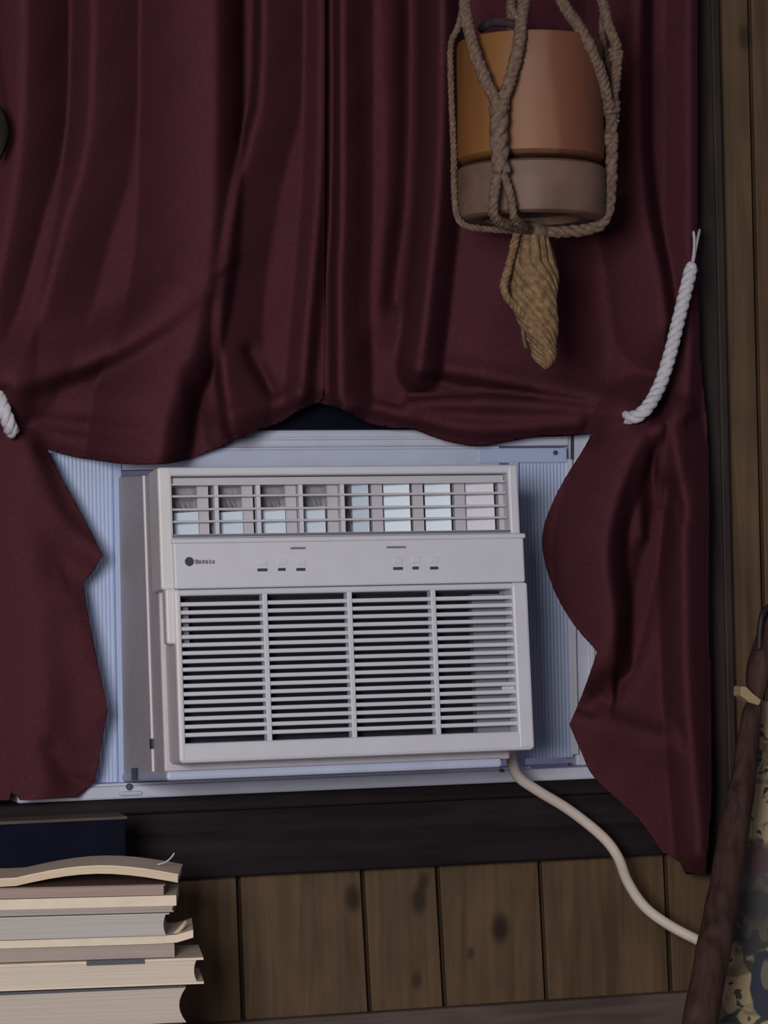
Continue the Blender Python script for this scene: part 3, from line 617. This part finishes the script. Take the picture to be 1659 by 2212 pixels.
PG = dict(cream=page_mat('cream_pages', (0.62, 0.50, 0.36)), warm=page_mat('warm_pages', (0.60, 0.53, 0.44)), grey=page_mat('grey_pages', (0.44, 0.42, 0.40)), pink=page_mat('pinkish_pages', (0.34, 0.25, 0.22)), drab=page_mat('drab_pages', (0.36, 0.31, 0.28)), beige=page_mat('beige_pages', (0.50, 0.44, 0.38)))
CV = dict(dark=plain('charcoal_cover', (0.03, 0.03, 0.035), 0.5), cream=plain('cream_cover', (0.62, 0.53, 0.42), 0.5), grey=plain('grey_cover', (0.42, 0.42, 0.42), 0.5), brown=plain('brown_cover', (0.17, 0.11, 0.09), 0.5), navy=plain('slate_cover', (0.05, 0.05, 0.075), 0.5), tan=plain('tan_cover', (0.45, 0.36, 0.27), 0.5))

# every book lies flat: x runs along its length from the right end (0) to the left (-length), y back, z up
def slab(bm, M, x0, x1, y0, y1, zf0, zf1, fore=0.0, n=16):
    rows = []
    m_ = 6
    for i in range(n + 1):
        x = x0 + (x1 - x0) * (i / n); s = (x1 - x)
        a, b2 = zf0(s), zf1(s); row = []
        for y in (y0, y1):
            for k in range(m_ + 1):
                t = k / m_; hollow = fore * (1 - (2 * t - 1) ** 2) if i == n else 0.0
                row.append(bm.verts.new(M @ Vector((x - hollow, y, a + (b2 - a) * t))))
        rows.append(row)
    loop = list(range(m_ + 1)) + list(range(2 * m_ + 1, m_, -1))
    for p, q in zip(rows, rows[1:]):
        for k in range(len(loop)):
            i0, i1 = loop[k], loop[(k + 1) % len(loop)]; bm.faces.new((p[i0], q[i0], q[i1], p[i1]))
    for r in (rows[0], rows[-1]):
        for k in range(m_): bm.faces.new((r[k], r[k + 1], r[m_ + 2 + k], r[m_ + 1 + k]))
def book(px_r, yt, yb, rot, pages, ctop, cbot, label, tt=0.0014, tb=0.0014, over=0.0, bend=None, depth=0.115, length=0.30, fore=0.0, pend=None):
    """px_r: right end in the photo; yt, yb: upper and lower face at column 370; tt, tb: cover thicknesses; over: how far covers pass the pages"""
    bend = bend or (lambda s: 0.0)
    zb_, zt_ = P(370, yb, YB).z + 0.0002, P(370, yt, YB).z - 0.0002
    M = T((P(px_r, (yt + yb) / 2, YB).x, YB, 0)) @ Matrix.Rotation(math.radians(rot), 4, 'Z')
    root = empty('book', M @ T((-length / 2, depth / 2, zb_)), label, 'book', None, 'books in the stack')
    za_, zc_ = zb_ + (tb if cbot else 0), zt_ - (tt if ctop else 0)
    bm = bmesh.new(); slab(bm, M, -length, -over, over * 0.3, depth - over * 0.3, lambda s: za_ + (pend or bend)(s), lambda s: zc_ + bend(s), fore); obj('page_block', bm, pages, root)
    if ctop: bm = bmesh.new(); slab(bm, M, -length, 0, 0, depth, lambda s: zc_ + bend(s), lambda s: zt_ + bend(s)); obj('cover', bm, ctop, root)
    if cbot: bm = bmesh.new(); slab(bm, M, -length, 0, 0, depth, lambda s: zb_, lambda s: zb_ + tb); obj('cover', bm, cbot, root)
    return root, M, zb_, zt_
book(395, 2212, 2252, -8, PG['drab'], CV['dark'], CV['dark'], 'book with a charcoal cover at the very bottom of the stack', over=0.004)
book(402, 2131, 2211, -8, PG['beige'], CV['navy'], None, 'thickest beige-paged book low in the stack with a hollow page edge', fore=0.008, tt=0.0022)
b6 = book(440, 2072, 2130, -10, PG['warm'], CV['cream'], CV['cream'], 'cream hardback with jutting covers directly above the thickest book', over=0.008, fore=0.003, tt=0.0028, tb=0.0028)
q = P(260, 2075, YB - 0.001)
bm = bmesh.new(); box(bm, (-0.135, -0.0012, b6[3] - 0.0045), (-0.068, 0.02, b6[3] + 0.0008), b6[1]); obj('cover_label', bm, CV['navy'], b6[0], label='dark slate strip on the cover edge')
b5 = book(418, 2022, 2071, -12, PG['drab'], CV['cream'], None, 'floppy book with a thick cream cover curling up at its end', tt=0.009, over=0.022, bend=lambda s: 0.006 * math.exp(-s / 0.010), pend=lambda s: 0.0)
bm = bmesh.new(); tube(bm, [P(372, 2020, YB + 0.02), P(384, 2012, YB + 0.02), P(394, 2001, YB + 0.02), P(402, 1990, YB + 0.02)], [0.002, 0.003, 0.003, 0.0022], 6); obj('curled_page', bm, CV['tan'], b5[0], smooth=True)
book(366, 1972, 2021, -13, PG['grey'], CV['grey'], None, 'grey-paged paperback in the middle of the stack', over=0.004, fore=0.003)
book(381, 1934, 1971, -14, PG['drab'], CV['cream'], None, 'thin paperback with a bright cream upper half above the grey-paged one', tt=0.012, over=0.003, fore=0.002)
book(357, 1909, 1933, -15, PG['pink'], CV['brown'], None, 'thin pinkish-brown booklet second from the top of the stack', over=0.002)
b1 = book(386, 1889, 1908, -15, PG['cream'], CV['cream'], None, 'floppy cream booklet arching over the top of the stack', over=0.001, bend=lambda s: 0.0125 * math.sin(math.pi * min(s / 0.19, 1.0)) if s < 0.19 else 0.0)
bm = bmesh.new(); tube(bm, px3([(340, 1868, YB + 0.05), (358, 1862, YB + 0.05), (370, 1852, YB + 0.05), (377, 1842, YB + 0.05)], 4), [0.0012] * 12 + [0.0005], 5); obj('curled_page', bm, CV['grey'], b1[0], smooth=True)

# ------------------------------------------------------------------ leaning stick and floral armchair (right edge)
st = empty('walking_stick', T((P(1500, 2212, -0.46).x, -0.62, 0)), 'reddish-brown wooden stick with a pale cut, leaning past the curtain', 'stick')
sp = [(1511, 2212, -0.46, .0212), (1545, 2031, -0.43, .0212), (1568, 1904, -0.41, .0195), (1585, 1795, -0.40, .0188), (1606, 1685, -0.385, .0160), (1622, 1555, -0.37, .0128), (1629, 1522, -0.365, .0105)]
sm = cr(sp, 8); pts = [P(a, b, c) for a, b, c, d in sm]; rad = [d * (1 + 0.02 * math.sin(i * 1.1)) for i, (a, b, c, d) in enumerate(sm)]
dirn = (pts[0] - pts[3]).normalized(); k_ = pts[0].z / -dirn.z; foot = pts[0] + dirn * k_
bm = bmesh.new(); tube(bm, [foot, foot.lerp(pts[0], 0.5)] + pts, [0.022, 0.0218] + rad, 16); obj('shaft', bm, M_staff, st, smooth=True)
bm = bmesh.new(); up = cr([(1634, 1518, -0.365, .006), (1634, 1490, -0.36, .0125), (1640, 1450, -0.355, .0165), (1652, 1405, -0.35, .0165), (1670, 1355, -0.345, .016), (1692, 1300, -0.34, .015)], 6)
tube(bm, [P(a, b, c) for a, b, c, d in up], [d for *_, d in up], 16); obj('handle', bm, M_staff, st, smooth=True)
bm = bmesh.new(); prism(bm, [(1601, 1483), (1612, 1483), (1628, 1499), (1645, 1512), (1640, 1524), (1620, 1518), (1600, 1503)], -0.385, -0.362); obj('cut_face', bm, M_pale, st, bevel=0.001, label='pale bare wood where the stick is cut')
bm = bmesh.new(); tube(bm, px3([(1640, 1405, -0.36), (1641, 1370, -0.36), (1645, 1335, -0.36), (1655, 1316, -0.355), (1672, 1310, -0.35), (1690, 1330, -0.345)], 6), 0.0042, 8); obj('wrist_loop', bm, plain('black_leather', (0.012, 0.008, 0.010), 0.6), st, smooth=True)

def floral():
    m, nt, b = nodes_of('floral_print_fabric'); Lk = nt.links
    geo = nt.nodes.new('ShaderNodeNewGeometry')
    base = (0.38, 0.295, 0.175, 1); cur = None
    def blob(scale, lo, hi, col, prev, off, dist=0.6):
        mp = nt.nodes.new('ShaderNodeMapping'); mp.inputs['Location'].default_value = off; Lk.new(geo.outputs['Position'], mp.inputs['Vector'])
        n = nt.nodes.new('ShaderNodeTexNoise'); n.inputs['Scale'].default_value = scale; n.inputs['Detail'].default_value = 2.5; n.inputs['Distortion'].default_value = dist; Lk.new(mp.outputs[0], n.inputs['Vector'])
        r = nt.nodes.new('ShaderNodeMapRange'); r.inputs[1].default_value = lo; r.inputs[2].default_value = hi; Lk.new(n.outputs['Fac'], r.inputs[0])
        x = nt.nodes.new('ShaderNodeMix'); x.data_type = 'RGBA'; Lk.new(r.outputs[0], x.inputs[0]); x.inputs[7].default_value = col
        if prev is None: x.inputs[6].default_value = base
        else: Lk.new(prev, x.inputs[6])
        return x.outputs[2]
    cur = blob(22, 0.52, 0.57, (0.16, 0.145, 0.075, 1), cur, (3, 1, 2))
    cur = blob(38, 0.53, 0.57, (0.045, 0.05, 0.042, 1), cur, (0, 0, 0), 1.0)
    cur = blob(60, 0.62, 0.66, (0.30, 0.25, 0.21, 1), cur, (5, 2, 9))
    def spot(c, rx, rz, col, prev, s=1.0, soft=0.25):
        sb = nt.nodes.new('ShaderNodeVectorMath'); sb.operation = 'SUBTRACT'; sb.inputs[1].default_value = c; Lk.new(geo.outputs['Position'], sb.inputs[0])
        ml = nt.nodes.new('ShaderNodeVectorMath'); ml.operation = 'MULTIPLY'; ml.inputs[1].default_value = (1 / rx, 0, 1 / rz); Lk.new(sb.outputs[0], ml.inputs[0])
        ln = nt.nodes.new('ShaderNodeVectorMath'); ln.operation = 'LENGTH'; Lk.new(ml.outputs[0], ln.inputs[0])
        n = nt.nodes.new('ShaderNodeTexNoise'); n.inputs['Scale'].default_value = 70; Lk.new(geo.outputs['Position'], n.inputs['Vector'])
        ad = nt.nodes.new('ShaderNodeMath'); ad.operation = 'MULTIPLY_ADD'; ad.inputs[1].default_value = 0.5; Lk.new(n.outputs['Fac'], ad.inputs[0]); Lk.new(ln.outputs['Value'], ad.inputs[2])
        r = nt.nodes.new('ShaderNodeMapRange'); r.inputs[1].default_value = 1.15; r.inputs[2].default_value = 1.15 + soft; r.inputs[3].default_value = s; r.inputs[4].default_value = 0; Lk.new(ad.outputs[0], r.inputs[0])
        x = nt.nodes.new('ShaderNodeMix'); x.data_type = 'RGBA'; Lk.new(r.outputs[0], x.inputs[0]); Lk.new(prev, x.inputs[6]); x.inputs[7].default_value = col
        return x.outputs[2]
    def at(px, py): return tuple(P(px, py, YC))
    cur = spot(at(1640, 1905), 0.035, 0.052, (0.085, 0.075, 0.082, 1), cur, 0.9)
    cur = spot(at(1640, 1858), 0.022, 0.018, (0.10, 0.055, 0.06, 1), cur, 0.9)
    cur = spot(at(1630, 1990), 0.045, 0.042, (0.040, 0.046, 0.044, 1), cur, 0.85)
    cur = spot(at(1655, 2125), 0.024, 0.048, (0.030, 0.036, 0.056, 1), cur, 1.0, 0.1)
    cur = spot(at(1655, 2105), 0.007, 0.018, (0.16, 0.14, 0.11, 1), cur, 0.9)
    Lk.new(cur, b.inputs['Base Color']); b.inputs['Roughness'].default_value = 0.9; b.inputs['Sheen Weight'].default_value = 0.05
    return m
YC = -0.30
M_flor = floral()
ax0 = P(1560, 2300, YC).x; az1 = P(1640, 1512, YC).z
ch = empty('floral_armchair', T((ax0 + 0.35, -0.5, 0)), 'beige armchair in leaf and flower print behind the leaning stick', 'armchair')
def cushion(name, lo, hi, r, mat):
    bm = bmesh.new(); box(bm, lo, hi); return obj(name, bm, mat, ch, bevel=r, smooth=False)
bk = [(1634, 1512), (1622, 1640), (1596, 1800), (1570, 1950), (1538, 2110), (1512, 2260), (1480, 2500), (2500, 2500), (2560, 1700), (2500, 1520)]
bm = bmesh.new(); fr_ = [P(x, y, YC) for x, y in bk]; n_ = len(fr_)
va = [bm.verts.new(p) for p in fr_]; vb = [bm.verts.new((p.x + (0.07 if i < 7 else -0.05), YC + 0.14, p.z - (0.03 if i in (0, 9) else 0))) for i, p in enumerate(fr_)]
bm.faces.new(va); bm.faces.new(vb[::-1])
for i in range(n_): bm.faces.new((va[i], vb[i], vb[(i + 1) % n_], va[(i + 1) % n_]))
obj('backrest', bm, M_flor, ch, bevel=0.006)
cushion('seat', (ax0 + 0.02, YC - 0.52, 0.26), (ax0 + 0.60, YC - 0.005, 0.44), 0.03, M_flor)
for xx in (ax0 + 0.07, ax0 + 0.59): cushion('armrest', (xx, YC - 0.52, 0.16), (xx + 0.09, YC + 0.0, 0.60), 0.03, M_flor)
for xx in (ax0 + 0.10, ax0 + 0.58):
    for yy in (YC - 0.48, YC + 0.08):
        bm = bmesh.new(); box(bm, (xx, yy, 0), (xx + 0.05, yy + 0.05, 0.43 if yy > YC else 0.27)); obj('leg', bm, M_casing, ch)

# ------------------------------------------------------------------ leaf tips of a plant hanging at the left edge
lf = empty('trailing_plant', T(P(-30, 290, -0.2)), 'dark leaf tip poking in at the upper left edge of the photo', 'plant')
M_leaf = plain('dark_green_leaf', (0.018, 0.016, 0.012), 0.9, 0.3, 60, spec=0.05)
def leaf(path, wd):
    bm = bmesh.new(); c = px3(path, 6); n = len(c); rows = []
    for i, p in enumerate(c):
        w_ = wd * math.sin(math.pi * min(0.98, (i + 0.3) / n)) ** 0.7
        rows.append([bm.verts.new(p + Vector((-w_, 0.003, 0))), bm.verts.new(p + Vector((0, -0.003, 0))), bm.verts.new(p + Vector((w_, 0.003, 0)))])
    for a, b2 in zip(rows, rows[1:]):
        for k in (0, 1): bm.faces.new((a[k], a[k + 1], b2[k + 1], b2[k]))
    o = obj('leaf', bm, M_leaf, lf, smooth=True); md = o.modifiers.new('t', 'SOLIDIFY'); md.thickness = 0.001
leaf([(-8, 220, -0.2), (2, 255, -0.2), (6, 295, -0.2), (-4, 345, -0.2)], 0.009)
bm = bmesh.new(); tube(bm, px3([(-8, 222, -0.2), (-30, 100, -0.2), (-50, -100, -0.2), (-40, -640, -0.2)], 6), 0.002, 6); obj('stem', bm, M_leaf, lf, smooth=True)
